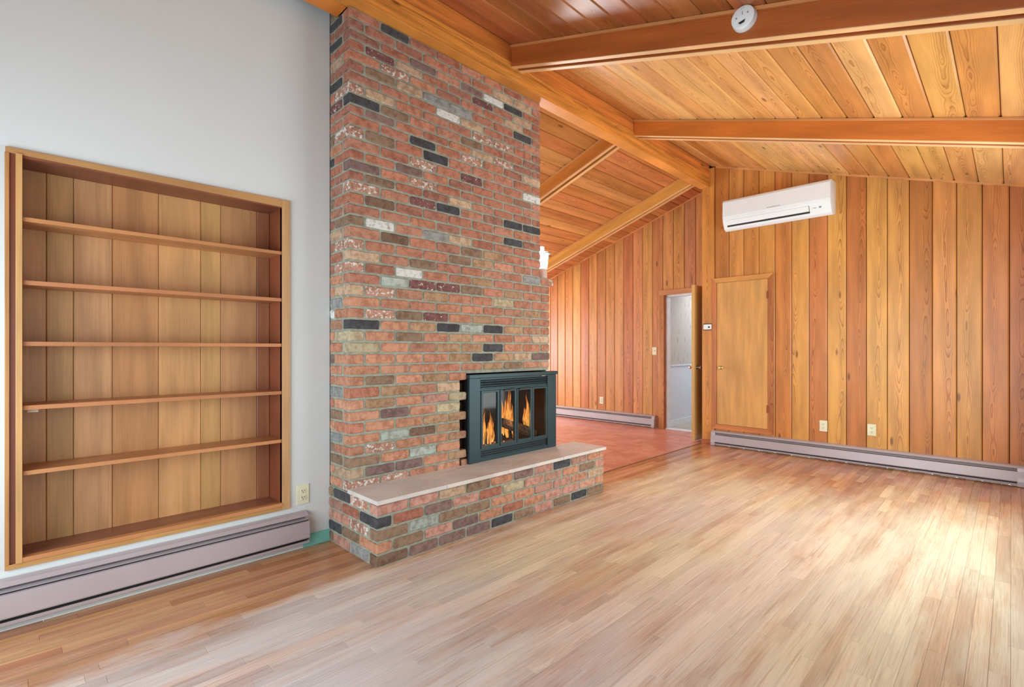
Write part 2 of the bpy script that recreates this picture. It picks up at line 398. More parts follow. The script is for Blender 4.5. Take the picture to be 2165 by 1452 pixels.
while y < 7.95:
    y1 = y + .1675 if y > 2.81 else 2.97
    if y1 <= 2.98: vplank(y, y1, XK, 2.03, CEIL_L, kw, tone(TONES_K[i % 17], .03))
    elif y < 3.63: vplank(y, y1, XK, 2.03 if y1 < 3.75 else 2.03, CEIL_L, kw, tone(TONES_K[i % 17], .03))
    if y >= 3.63: vplank(y, y1, XK, 0, CEIL_L, kw, tone(TONES_K[i % 17], .03))
    y = y1; i += 1
# partition end behind the post
o = MB().box(XW+.10, XK+.018, 2.60, 2.725, 0, 3.42).build('wall_partition', plain('partition_wood', (176, 104, 50), .5)); tag(o, 'short wooden wall return between post and doorway', kind='structure')
# rear and window walls (outside the frame), with real openings
o = MB().box(XB-.1, XB, YR-.1, .12, 0, 2.6).box(XB-.1, XB, 2.6, YW+.12, 0, 3.4).box(XB-.1, XB, .12, 2.6, 0, .45).box(XB-.1, XB, .12, 2.6, 1.85, 3.4).build('wall_back', WHITE); tag(o, kind='structure')
o = MB().box(XB-.1, 2.85, YR-.1, YR, 0, 2.56).box(5.4, XW+.1, YR-.1, YR, 0, 2.56).box(2.85, 5.4, YR-.1, YR, 0, .28).box(2.85, 5.4, YR-.1, YR, 2.22, 2.56).build('wall_window', WHITE); tag(o, kind='structure')
# hall beyond the doorway
hall = MB().box(XK+.10, 9.6, 3.66, 3.74, 0, 2.4).build('wall_hall', HALLW); tag(hall, 'white side wall of the room seen through the open door', kind='structure')
o = MB().box(9.5, 9.6, 2.2, 3.66, 0, 2.4).build('wall_hall_end', HALLW); tag(o, kind='structure')
o = MB().box(XK+.10, 9.5, 2.2, 2.28, 0, 2.4).build('wall_hall_side', HALLW); tag(o, kind='structure')
o = MB().box(XK+.10, 9.6, 2.2, 3.74, 2.4, 2.46).build('ceiling_hall', HALLW); tag(o, kind='structure')
o = MB().box(XK+.12, 9.5, 3.648, 3.66, 0, .09).build('baseboard_hall', WPLANK, bevel=.002); tag(o, 'white baseboard of the room behind the open door', kind='structure')
def scribble():
    m, nt, bs = newmat('swirled_plaster'); geo = N(nt, 'ShaderNodeNewGeometry')
    mp = N(nt, 'ShaderNodeMapping'); nt.links.new(geo.outputs['Position'], mp.inputs[0]); mp.inputs['Rotation'].default_value = (0, .7, 0); mp.inputs['Scale'].default_value = (30, 1, 5)
    n = noise(nt, mp.outputs[0], 1.3, 3, .6)
    c = mixc(nt, mapr(nt, n, .60, .68), s2l((196, 188, 180)), s2l((160, 148, 138)))
    nt.links.new(c, bs.inputs['Base Color']); bs.inputs['Roughness'].default_value = .8
    return m
o = MB().box(6.99, 9.45, 3.652, 3.662, .935, 2.02).build('wall_panel', scribble(), hall)
tag(o, 'grey beige panel with swirled strokes')
o = MB().box(6.99, 9.45, 3.646, 3.66, .915, .935).build('panel_ledge', WPLANK, hall)

# ---- ceilings
cr = MB(); T0 = .02
cr.prism([(2.70, CEIL_R(2.70)+T0), (YR-.3, CEIL_R(YR-.3)+T0), (YR-.3, CEIL_R(YR-.3)+.12), (2.70, CEIL_R(2.70)+.12)], XB-.2, XW+.3, 'x')
cr = cr.build('ceiling', GAP); tag(cr, 'sloping ceiling of long cedar boards right of the ridge beam', kind='structure')
cl = MB()
cl.prism([(2.68, CEIL_L(2.68)+T0), (8.1, CEIL_L(8.1)+T0), (8.1, CEIL_L(8.1)+.12), (2.68, CEIL_L(2.68)+.12)], XB-.2, XK+.3, 'x')
cl = cl.build('ceiling_kitchen', GAP); tag(cl, 'sloping cedar board ceiling left of the ridge beam over the kitchen', kind='structure')
TC = [(214,146,84),(206,134,74),(222,156,94),(204,128,68),(216,150,84),(198,122,66),(224,162,100),(210,140,78),(200,126,72)]
def cplank(x0, x1, ya, yb, zf, slope, parent, col):
    ym = (ya+yb)/2; wd = abs(yb-ya)/math.cos(slope)/2; g, bv, th = .0026, .008, .018
    prof = [(-wd+g, th), (-wd+g, bv), (-wd+g+bv, 0), (wd-g-bv, 0), (wd-g, bv), (wd-g, th)]
    L = (x1-x0)/2; m = MB().prism(prof, -L, L, 'x')
    return m.build('ceiling_board', W_X, parent, loc=((x0+x1)/2, ym, zf(ym)), rot=(slope, 0, 0), color=col)
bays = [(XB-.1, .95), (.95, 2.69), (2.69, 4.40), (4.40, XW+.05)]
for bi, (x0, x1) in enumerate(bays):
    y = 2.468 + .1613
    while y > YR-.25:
        cplank(x0+.001, x1-.001, y-.1613, y, CEIL_R, SR, cr, tone(random.choice([(168,92,50),(158,84,44),(176,100,56)] if bi <= 1 else TC), .03)); y -= .1613  # near bays get darker boards: their shade is put into the colour
for bi, (x0, x1) in enumerate([(1.5, 4.40), (4.40, XK+.03)]):
    y = 2.74
    while y < 7.9:
        cplank(x0+.001, x1-.001, y, y+.1613, CEIL_L, -SL, cl, tone(random.choice([(206,134,74),(198,122,66),(212,144,80),(192,116,60)]), .03)); y += .1613
# crown strips
def crown(name, X, y0, y1, zf, lab):
    m = MB(); h = .020; d = .014
    v = []
    for y in (y0, y1):
        z = zf(y); v += [(X, y, z), (X-d, y, z), (X-d, y, z-h), (X, y, z-h)]
    m.add(v, [(0,1,5,4),(1,2,6,5),(2,3,7,6),(3,0,4,7),(0,3,2,1),(4,5,6,7)])
    o = m.build(name, W_Y, color=tone((214,138,84), 0)); tag(o, lab, kind='structure')
crown('trim_2', XW, YR, 2.56, CEIL_R, 'thin moulding where the board wall meets the right ceiling')
crown('trim_3', XK, 2.75, 7.9, CEIL_L, 'thin moulding where the kitchen wall meets its ceiling')

# ---- ridge beam, post, rafters
rb = empty('ridge_beam', (2.5, 2.69, 3.165), 'long heavy orange ridge beam running over the brick chimney to the post', 'beam')
MB().box(XB, XW-.013, 2.63, 2.745, 3.165, 3.305).build('lower_timber', W_B, rb, bevel=.004, color=tone((218,128,58), 0))
MB().box(XB, XW-.013, 2.636, 2.740, 3.307, 3.44).build('upper_timber', W_B, rb, bevel=.003, color=tone((212,122,54), 0))
MB().box(XB, 1.384, 2.746, 2.865, 3.165, 3.19).build('soffit_board', W_B, rb, color=tone((196,104,40), 0))
ps = empty('post', (6.10, 2.655, 0), 'upright cedar post under the end of the ridge beam beside the open door', 'post')
MB().box(XW-.012, XW+.10, 2.576, 2.728, .055, 3.400).build('shaft', W_Z, ps, bevel=.003, color=tone((206,128,58), 0))
MB().box(XW-.022, XW+.10, 2.576, 2.732, 0, .055).build('plinth', W_Z, ps, bevel=.002, color=tone((176,92,52), 0))
def rafter(X, y0, y1, zf, slope, dep, label, group, tn):
    """two boards with a gap between, hung under the ceiling and cut to its slope"""
    r = empty('rafter', (X+.06, (y0+y1)/2, zf((y0+y1)/2)), label, 'beam', group)
    def bd(xa, xb, d0, d1, name, c):
        v = []
        for y in (y0, y1):
            z = zf(y)-.001; v += [(xa, y, z-d0), (xb, y, z-d0), (xb, y, z-d1), (xa, y, z-d1)]
        m = MB().add(v, [(0,1,5,4),(1,2,6,5),(2,3,7,6),(3,0,4,7),(0,3,2,1),(4,5,6,7)])
        o = m.build(name, W_Y, r, bevel=.002, color=c)
        o.data.transform(Matrix.Rotation(-slope, 4, 'X')); o.rotation_euler = (slope, 0, 0)   # grain follows the slope
        return o
    bd(X, X+.042, 0, dep, 'side_board', tone(tn, 0)); bd(X+.082, X+.125, 0, dep, 'side_board', tone(tn, 0))
    for xa in (X+.001, X+.083): bd(xa, xa+.040, dep+.0002, dep+.005, 'soffit_glow_strip', tone((232,172,122), 0))  # added strips, paler to stand for light bounced up onto the undersides
    bd(X+.042, X+.082, 0, dep*.45, 'filler', tone([c*.85 for c in tn], 0))
    bd(X-.012, X, 0, .018, 'cove_strip', tone((206,130,78), 0)); bd(X+.125, X+.137, 0, .018, 'cove_strip', tone((206,130,78), 0))
    return r
rafter(2.63, YR, 2.632, CEIL_R, SR, .155, 'dark reddish double rafter with the smoke alarm on it', 'double rafters under the sloping ceilings', (172,84,38))
rafter(4.34, YR, 2.632, CEIL_R, SR, .150, 'orange double rafter between the smoke alarm rafter and the board wall', 'double rafters under the sloping ceilings', (200,112,42))
rafter(4.34, 2.742, 7.9, CEIL_L, -SL, .150, 'kitchen rafter beside the top of the brick chimney', 'double rafters under the sloping ceilings', (204,120,44))
rafter(6.07, 2.742, 7.9, CEIL_L, -SL, .150, 'long kitchen rafter close to the far board wall', 'double rafters under the sloping ceilings', (212,140,62))

# ================================================================== CHIMNEY
CLS = {'.': None, 'K': (72,72,76), 'M': (128,80,76), 'T': (206,172,140), 'B': (150,114,92), 'G': (156,156,154), 'W': (212,210,206),
       'O': (206,132,100), 'P': (140,104,98), 'C': (180,188,178), 'Y': (186,146,110), 'o': (208,138,108), 't': (198,180,146),
       'r': (204,140,124), 'w': (192,132,110), 'm': (128,92,74), 'R': (178,104,84)}
COVER = {'W': .57, 'w': .44, 'M': .36, 'm': .25, 'r': .14, 'K': .22, 'P': .16, 'B': .10, 'C': .05, 'T': .05, 't': .04}
def bcol(k, z, x):
    if k and k != '.':
        c = CLS[k]; cov = COVER.get(k, 0)
    else:
        up = min(1, max(0, (z-1.2)/1.0)); q = random.random()
        a = [(200,124,98),(192,116,92),(184,110,88),(202,132,108),(176,110,92),(192,120,98),(166,110,94)][int(q*7)]
        b = [(206,134,106),(200,126,100),(196,130,104),(210,142,114),(188,122,98),(182,128,104),(200,122,98)][int(q*7)]
        c = tuple(b[i]*(1-up)+a[i]*up for i in range(3)); cov = random.choice([0, 0, 0, .04, .16])
        if z < .34: c = [(206,140,122),(198,130,108),(210,148,124),(182,130,112)][int(q*4)]
    j = random.uniform(.95, 1.05)
    q = s2l([min(255, v*j) for v in [x*.93+.07*150 for x in c]]); g = (1.0, 1.02, 1.04) if (k in list('CGKWTtYM')) else (1.0, 1.13, 1.12); return (q[0]*g[0], q[1]*g[1], q[2]*g[2], 1-cov)
def brickgeo(L, H, D, seed, corner=0):
    """worn brick, centred, its face towards -Y"""
    rr = random.Random(seed); m = MB(); l, h = L/2, H/2; e = .0022
    def J(a): return rr.uniform(-a, a)
    cr_ = min(.007, l*.3)
    nx = 4 if L > .15 else 2
    ring = []
    for i in range(nx+1): ring.append((-l+cr_+(2*l-2*cr_)*i/nx, -h))
    ring.append((l, -h+cr_)); ring.append((l, h-cr_))
    for i in range(nx+1): ring.append((l-cr_-(2*l-2*cr_)*i/nx, h))
    ring.append((-l, h-cr_)); ring.append((-l, -h+cr_))
    if corner:
        ring = [((-l if (x < -l+cr_*1.01 and abs(y) > h*.99) else x), y) for x, y in ring]
    ring = [(x + (0 if x <= -l and corner else J(e)), y+J(e*.6)) for x, y in ring]
    n = len(ring); b = .0045
    def ins(x, y): return (x - math.copysign(b, x)*min(1, abs(x)/(l-.02)) if abs(x) > l-.02 else x, y - math.copysign(b, y)*(1 if abs(y) > h-.012 else 0))
    inner = [ins(x, y) for x, y in ring]
    if corner: inner = [((-l+.003) if x < -l+.012 else x, y) for x, y in inner]
    v = [(x, -D/2, y) for x, y in inner] + [(x, -D/2+.0045, y) for x, y in ring] + [(x, D/2, y) for x, y in ring]
    f = [tuple(range(n))]
    for a in (0, n): f += [(a+i, a+n+i, a+n+(i+1) % n, a+(i+1) % n) for i in range(n)]
    return m.add(v, f)
BM = {}
def brickmesh(L, H, D, corner, var):
    key = (round(L, 3), round(H, 3), D, corner, var)
    if key not in BM:
        o = brickgeo(L, H, D, hash(key) & 0xffff, corner).build('brick_mesh', BR, loc=(0, 0, 0))
        BM[key] = o.data; bpy.data.objects.remove(o)
    return BM[key]
def place_bricks(parent, lst):
    """lst of (xc, yc, zc, L, H, D, facing 'f'|'s', corner, colour, score)"""
    lst.sort(key=lambda b: -b[9]); rest = MB()
    for i, (xc, yc, zc, L, H, D, fc, corner, col, sc) in enumerate(lst):
        if i < 300:
            o = link('brick', brickmesh(L, H, D, corner, i % 4), (xc, yc, zc), parent)
            if fc == 's': o.rotation_euler = (0, 0, -P2)
            o.color = col
        else:
            g = brickgeo(L, H, D, i, corner)
            vs_ = [((y, -x, z) if fc == 's' else (x, y, z)) for x, y, z in g.v]
            rest.add([(a+xc, b+yc, c+zc) for a, b, c in vs_], g.f, col)
    if rest.v: tag(rest.build('bricks', BRS, parent), kind='stuff')
JN = .0135; PITCH = .2085; CX0, CY0 = 1.385, 2.71
ZJ = [.340,.407,.474,.542,.607,.672,.742,.81,.878,.949,1.015,1.078,1.146,1.215,1.283,1.351,1.417,1.483,1.554,1.622,1.688,1.755,1.822,1.893,1.959,2.022,2.09,2.156,2.216,2.279,2.339,2.407,2.479,2.543,2.6,2.665,2.73,2.793,2.859,2.919,2.979,3.037,3.102,3.163]
ROWS = 'ww.......;TPPoY....;BoCo.....;.woo.....;oCmY.....;.ooYY....;.Pot.....;.Yort....;.Y.T.....;.BoY.....;o.o..YB..;oo..YKYTP;to.YYK...;toB.Y...T;KoYKCKY..;.wBM.Y.Y.;o......Y.;Tw.Y..t..;.CMMB.Y..;w.W..Y...;T.B....G.;w...BY...;.m..BY...;BW.GT....;..O...K..;.m.......;w.MK..KK.;.B..T....;P.w......;..P......;..w.M..W.;wB.K.....;..K.w..T.;.P..OTw..;KB..B....;wT...ww..;...WT....;.BTGG..K.;.wo...T..;.MT..M.T.;..P.PWK..;......TT.;.K.......'.split(';')
SIDE = ' .B;.m;Bo;B.;GB;..;BB;.B;GB;..;.B;P.;.B;o.;..;W.;G.;..;o.;..;.w;..;T.;..;..;B.;..;..;.K;KK;o.;B.;..;..;M.;..;K.;..;T.;..;K.;..;K.'.strip().split(';')
ch = empty('chimney', (2.27, 3.1, 0), 'tall salvaged brick chimney rising from the hearth to the ridge beam', 'chimney')
def dist(x, y): return max(.5, x*.708 + y*.706)
bricks = []
DEP = .075
for i in range(43):
    z0, z1 = ZJ[i], ZJ[i+1]; H = z1-z0-JN; zc = (z0+z1)/2
    r = i-1; full = (r % 2 == 1); xr = 3.157 if z1 < 1.76 else 3.045
    x = CX0; c = 0
    while x < xr - .02:
        wd = PITCH if (c > 0 or full) else PITCH/2
        x1 = min(x+wd, xr)
        if xr - x1 < .035: x1 = xr
        e1 = x1 - (JN if x1 < xr else 0)
        use = True
        if .36 < z0 < .99 and i >= 1:
            if x >= 2.21: use = False
            elif e1 > 2.262: e1 = 2.262
        k = ROWS[i][c] if c < 9 else '.'
        if use and e1 - x > .02:
            L = round((e1-x)/.006)*.006 if c else e1-x
            pr = random.uniform(-.002, .003)
            col = bcol(k, zc, x)
            bricks.append(((x+e1)/2, CY0+DEP/2-pr if c else CY0+DEP/2, zc, L, H, DEP, 'f', 1 if c == 0 else 0, col, (e1-x)/dist(x, CY0)**2))
            if c == 0: ccol = col
        x = x1; c += 1
    # side face towards the bookcase wall
    y = CY0 + (DEP+.0 if not full else DEP)
    first = (.105 if full else .205)
    ys = [(CY0+DEP, CY0+first-JN), (CY0+first, 2.963)]
    sk = SIDE[i] if i < len(SIDE) else '..'
    for q, (ya, yb) in enumerate(ys):
        if yb - ya < .02: continue
        col = ccol if q == 0 else bcol(sk[0], zc, 0)
        bricks.append((CX0+.04, (ya+yb)/2, zc, yb-ya, H, .08, 's', 0, col, .8*(yb-ya)/dist(CX0, 2.85)**2*.5))
for q in range(3):
    bricks.append((CX0+.04, 2.915, 3.197+q*.067, .088, .055, .08, 's', 0, bcol('B', 3.2, 0), .001))
place_bricks(ch, bricks)
# lower courses of the side, next to the hearth, belong to the chimney body
mt = MB()
mt.box(CX0+.007, 2.205, CY0+.007, 3.40, 0, 1.0).box(CX0+.007, 3.150, CY0+.007, 3.40, 1.0, 1.755)
mt.box(3.133, 3.150, CY0+.03, 3.40, 0, 1.0).box(2.205, 3.133, 3.2, 3.40, 0, 1.0).box(2.205, 3.133, CY0+.03, 3.2, 0, .362)
mt.box(CX0+.007, 3.038, CY0+.007, 3.40, 1.755, 3.163)
mt.box(CX0+.007, 3.038, 2.87, 3.20, 3.163, 3.30)
mt.build('mortar', MORTAR, ch)
fb = MB().box(2.206, 2.212, CY0+.05, 3.19, .363, .99).box(3.125, 3.132, CY0+.03, 3.19, .363, .99).box(2.212, 3.125, 3.18, 3.19, .363, .99).box(2.212, 3.125, CY0+.01, 3.18, .985, .99).box(2.212, 3.125, CY0+.06, 3.18, .3635, .368)
fb.build('firebox', SOOT, ch)
# old bricks standing back inside the toothed edge of the opening
for i in (2, 4, 6, 8):
    z0, z1 = ZJ[i], ZJ[i+1]
    o = MB().box(2.208, 2.30, CY0+.055, CY0+.10, z0+.004, z1-.012).build('brick', BR, ch, bevel=.003); o.color = tuple(s2l((84,62,54)))+(1,)
# corbelled brick on the ledge
o = link('brick', brickmesh(.17, .056, .09, 0, 2), (3.09, 2.775, 1.725), ch); o.color = bcol('G', 1.7, 0)
o = link('brick', brickmesh(.12, .052, .08, 0, 1), (3.165, 2.765, 1.728), ch); o.color = bcol('w', 1.7, 0)

# ---- hearth
he = empty('hearth', (2.42, 2.55, 0), 'low raised brick hearth with a stone top in front of the chimney', 'hearth')
HX0, HX1, HY0 = 1.377, 3.470, 2.390
HR = ['mPPPKBrBKB.', 'oBrPoRorr.o', 'BCBBoorroT.', 'KRPrRtr.oB.', 'rrTBoPrK.o.']
HS = ['GrB', 'BKo', 'w.r', 'R.R', 'wKB']
bricks = []
for r in range(5):
    z0 = .068*r; H = .068-JN; zc = z0+.034; full = r % 2 == 0; x = HX0; c = 0
    while x < HX1-.02:
        wd = PITCH if (c > 0 or full) else PITCH/2; x1 = min(x+wd, HX1)
        if HX1-x1 < .035: x1 = HX1
        e1 = x1-(JN if x1 < HX1 else 0); col = bcol(HR[r][min(c, 10)], .2, x)
        L = round((e1-x)/.006)*.006 if c else e1-x
        bricks.append(((x+e1)/2, HY0+DEP/2-(random.uniform(-.002, .003) if c else 0), zc, L, H, DEP, 'f', 1 if c == 0 else 0, col, 1))
        if c == 0: ccol = col
        x = x1; c += 1
    y = HY0+DEP; first = HY0+(.105 if full else .205); q = 0
    segs = [(y, first-JN)]; a = first
    while a < 2.93:
        b = min(a+PITCH, 2.963)
        if 2.963-b < .04: b = 2.963
        segs.append((a, b-(JN if b < 2.963 else 0))); a = b
    for q, (ya, yb) in enumerate(segs):
        if yb-ya < .02: continue
        col = ccol if q == 0 else bcol(HS[r][q-1] if q < 4 else '.', .2, 0)
        bricks.append((HX0+.04, (ya+yb)/2, zc, yb-ya, H, .08, 's', 0, col, 1))
place_bricks(he, bricks)
MB().box(HX0+.007, HX1-.007, HY0+.007, 2.712, 0, .338).box(HX0+.007, CX0+.006, 2.712, 2.963, 0, .338).build('mortar', MORTAR, he)
def stonemat():
    m, nt, bs = newmat('hearth_stone'); geo = N(nt, 'ShaderNodeNewGeometry'); P = geo.outputs['Position']
    n1 = noise(nt, P, 3.5, 5, .6); n2 = noise(nt, P, 40, 4, .6)
    mp = N(nt, 'ShaderNodeMapping'); nt.links.new(P, mp.inputs[0]); mp.inputs['Scale'].default_value = (3, 14, 3); mp.inputs['Rotation'].default_value = (0, 0, .5)
    n3 = noise(nt, mp.outputs[0], 1.2, 4, .6)
    c = mixc(nt, mapr(nt, n1, .35, .65), s2l((206, 197, 194)), s2l((222, 212, 205)))
    c = mixc(nt, mapr(nt, n3, .5, .75, 0, .45), c, s2l((188, 160, 142)))
    c = mixc(nt, mapr(nt, n2, .5, .8, 0, .3), c, s2l((226, 222, 214)))
    nt.links.new(c, bs.inputs['Base Color']); bs.inputs['Roughness'].default_value = .55; bump(nt, bs, n2, .3, .002)
    return m
STONE = stonemat()
sx = [1.370, 1.835, 2.352, 2.931, 3.488]
for a, b in zip(sx, sx[1:]):
    MB().box(a+.0012, b-.0012, 2.376, 2.7095, .3395, .363).build('stone_slab', STONE, he, bevel=.003)

# ---- fireplace insert
FI = empty('fireplace_insert', (2.74, 2.68, .363), 'dark steel fireplace insert with four glass doors in the brick opening', 'fireplace')
FY = 2.682
MB().box(2.267, 2.369, FY, FY+.02, .364, .963).build('side_panel', BLACKM, FI, bevel=.002)
MB().box(3.102, 3.208, FY, FY+.02, .364, .963).build('side_panel', BLACKM, FI, bevel=.002)
MB().box(2.262, 3.222, FY-.008, FY+.075, .964, .990).build('top_cap', BLACKM, FI, bevel=.003)
MB().box(2.267, 2.275, FY+.02, FY+.08, .364, .963).box(3.20, 3.208, FY+.02, FY+.08, .364, .963).build('flank', BLACKS, FI)
for za, zb in ((.952,.963),(.872,.884),(.446,.456),(.364,.390)): MB().box(2.370, 3.101, FY+.004, FY+.02, za, zb).build('cross_bar', BLACKM, FI, bevel=.001)
lv = MB().box(2.375, 3.097, FY+.016, FY+.02, .884, .952)
for k in range(4): z = .890+k*.016; lv.prism([(FY+.003, z), (FY+.016, z+.006), (FY+.016, z+.010), (FY+.003, z+.004)], 2.376, 3.096, 'x')
lv.build('upper_louvre', BLACKM, FI)
# punched pattern: rows of small studs on both grilles
st = MB()
for r_ in range(3):
    for k in range(96):
        x = 2.39+k*.0073+(r_ % 2)*.0036; st.box(x, x+.0042, FY+.001, FY+.004, .905+r_*.014, .911+r_*.014)
tag(st.build('upper_mesh', BLACKS, FI), kind='stuff')
st = MB()
for r_ in range(3):
    for k in range(96):
        x = 2.39+k*.0073+(r_ % 2)*.0036; st.box(x, x+.0042, FY+.011, FY+.0155, .399+r_*.015, .406+r_*.015)
tag(st.build('lower_mesh', BLACKS, FI), kind='stuff')
lv = MB().box(2.375, 3.097, FY+.015, FY+.02, .390, .446)
lv.build('lower_louvre', BLACKM, FI)
def glassmat():
    m, nt, bs = newmat('stove_glass'); nt.nodes.remove(bs)
    out = nt.nodes['Material Output']; tr = N(nt, 'ShaderNodeBsdfTransparent'); gl = N(nt, 'ShaderNodeBsdfGlossy'); mx = N(nt, 'ShaderNodeMixShader')
    tr.inputs[0].default_value = (.93, .92, .90, 1); gl.inputs['Roughness'].default_value = .06
    mx.inputs[0].default_value = .025
    pass; nt.links.new(tr.outputs[0], mx.inputs[1]); nt.links.new(gl.outputs[0], mx.inputs[2]); nt.links.new(mx.outputs[0], out.inputs[0])
    return m
GLS = glassmat()
for (a, b, ga, gb) in [(2.377,2.557,2.393,2.538),(2.566,2.738,2.578,2.718),(2.745,2.914,2.757,2.896),(2.918,3.097,2.936,3.078)]:
    m = MB().box(a, ga, FY, FY+.018, .458, .870).box(gb, b, FY, FY+.018, .458, .870).box(ga, gb, FY, FY+.018, .458, .476).box(ga, gb, FY, FY+.018, .856, .870)
    d = m.build('glass_door', BLACKM, FI)
    MB().box(ga, gb, FY+.008, FY+.011, .476, .856).build('pane', GLS, d)
for a, b in ((2.60, 2.728), (2.76, 2.90)):
    MB().prism([(a, .862), (b, .866), (b, .874), (b-.012, .878), (a, .870)], FY-.012, FY, 'y').build('handle', BLACKS, FI, bevel=.001)
MB().box(3.03, 3.075, FY+.002, FY+.004, .9535, .9585).build('maker_plate', CHROME, FI)

# ---- fire: logs, embers, flames
def bark():
    m, nt, bs = newmat('charred_log'); geo = N(nt, 'ShaderNodeNewGeometry'); n = noise(nt, geo.outputs['Position'], 60, 5, .7)
    nt.links.new(mixc(nt, mapr(nt, n, .4, .65), s2l((34, 26, 24)), s2l((112, 92, 82))), bs.inputs['Base Color']); bs.inputs['Roughness'].default_value = .9; bump(nt, bs, n, 1, .01)
    return m
BARK = bark()
def emis(name, c, s, alpha=None):
    m, nt, bs = newmat(name); bs.inputs['Base Color'].default_value = (.02, .01, .005, 1)
    bs.inputs['Emission Color'].default_value = c+(1,); bs.inputs['Emission Strength'].default_value = s
    return m
def log(p0, p1, r, label):
    a, b = Vector(p0), Vector(p1); d = (b-a).normalized(); u = d.orthogonal().normalized(); v = d.cross(u); rr = random.Random(int(r*1e5)+int(p0[0]*100))
    n, K = 12, 7; vs_, fs = [], []
    for k in range(K):
        t = k/(K-1); c = a.lerp(b, t)
        for i in range(n):
            q = r*(1+rr.uniform(-.16, .12))*(1 if 0 < k < K-1 else .8); an = 2*math.pi*i/n
            vs_.append(tuple(c+u*q*math.cos(an)+v*q*math.sin(an)))
    for k in range(K-1):
        for i in range(n): j = (i+1) % n; fs.append((k*n+i, k*n+j, (k+1)*n+j, (k+1)*n+i))
    fs += [tuple(range(n))[::-1], tuple((K-1)*n+i for i in range(n))]
    o = MB().add(vs_, fs).build('firewood_log', BARK, smooth=True); tag(o, label, 'log', 'logs in the fireplace')
log((2.40, 2.76, .412), (2.67, 2.75, .418), .030, 'small charred log lying behind the leftmost glass door')
log((2.705, 2.76, .440), (3.00, 2.78, .405), .034, 'charred log lying lowest in the middle of the fire')
log((2.72, 2.84, .60), (3.07, 2.80, .475), .040, 'long charred log sloping down to the right across the fire')
em = MB(); rr = random.Random(3)
for k in range(170):
    x, y = rr.uniform(2.40, 3.06), rr.uniform(2.76, 3.0); s = rr.uniform(.008, .018); z = .372+s*.5+rr.uniform(0, .03)
    em.add([(x-s, y-s*.7, z-s*.6), (x+s, y-s, z-s*.5), (x+s*.7, y+s, z-s*.6), (x-s, y+s*.8, z-s*.5), (x+s*.1, y, z+s)], [(0,1,2,3),(0,1,4),(1,2,4),(2,3,4),(3,0,4)])
def embermat():
    m, nt, bs = newmat('embers'); geo = N(nt, 'ShaderNodeNewGeometry'); n = noise(nt, geo.outputs['Position'], 55, 3)
    bs.inputs['Base Color'].default_value = (.03, .02, .02, 1); bs.inputs['Emission Color'].default_value = (1, .16, .03, 1)
    nt.links.new(mapr(nt, n, .50, .62, 0, 2.2), bs.inputs['Emission Strength']); return m
tag(em.build('ember_bed', embermat()), 'bed of glowing orange embers and ash under the logs', 'embers', kind='stuff')
def flamemat():
    m, nt, bs = newmat('flame'); nt.nodes.remove(bs); out = nt.nodes['Material Output']
    tc = N(nt, 'ShaderNodeTexCoord'); sp = N(nt, 'ShaderNodeSeparateXYZ'); nt.links.new(tc.outputs['Generated'], sp.inputs[0])
    z = sp.outputs[2]; geo = N(nt, 'ShaderNodeNewGeometry')
    mp = N(nt, 'ShaderNodeMapping'); nt.links.new(geo.outputs['Position'], mp.inputs[0]); mp.inputs['Scale'].default_value = (95, 60, 11)
    n = noise(nt, mp.outputs[0], 1.0, 2)
    lw_ = N(nt, 'ShaderNodeLayerWeight'); lw_.inputs[0].default_value = .35
    core = math_(nt, 'SUBTRACT', 1.0, lw_.outputs['Facing'])
    a = math_(nt, 'MULTIPLY', mapr(nt, z, .45, 1.0, 1, .12), math_(nt, 'MULTIPLY', mapr(nt, core, .12, .75, 0, 1), mapr(nt, n, .40, .62, .10, 1.0)))
    c = mixc(nt, mapr(nt, z, .0, .9), (1, .40, .07), (1, .26, .03))
    c = mixc(nt, mapr(nt, n, .5, .7, 0, .4), c, (1, .62, .22))
    e = N(nt, 'ShaderNodeEmission'); nt.links.new(c, e.inputs[0]); e.inputs[1].default_value = 1.05
    t = N(nt, 'ShaderNodeBsdfTransparent'); mx = N(nt, 'ShaderNodeMixShader')
    nt.links.new(a, mx.inputs[0]); nt.links.new(t.outputs[0], mx.inputs[1]); nt.links.new(e.outputs[0], mx.inputs[2]); nt.links.new(mx.outputs[0], out.inputs[0])
    return m
FLM = flamemat()
fire = empty('fire', (2.65, 2.9, .375), 'yellow orange flames rising from the logs behind the glass doors', 'fire')
def flame(x, y, z, r, h, lean, sd):
    y -= .05; x *= y/2.69; r *= 1.05; h *= 1.08; z += .03
    rr = random.Random(sd); n, K = 12, 12; vs_, fs = [], []
    ph = rr.uniform(0, 6)
    for k in range(K+1):
        t = k/K; q = r*(math.sin(math.pi*min(1, t*.80+.14))**1.1)*(1-t)**.45 + .0004
        cx_ = x + lean*t*t + .016*math.sin(8*t+ph)*t; cy_ = y+.006*math.cos(5*t+ph)
        for i in range(n):
            an = 2*math.pi*i/n; vs_.append((cx_+q*math.cos(an), cy_+q*.55*math.sin(an), z+h*t))
    for k in range(K):
        for i in range(n): j = (i+1) % n; fs.append((k*n+i, k*n+j, (k+1)*n+j, (k+1)*n+i))
    fs += [tuple(range(n))[::-1], tuple(K*n+i for i in range(n))]
    MB().add([((p-0)*1.0+.0, q_, z_) for p, q_, z_ in vs_], fs).build('flame', FLM, fire, smooth=True)
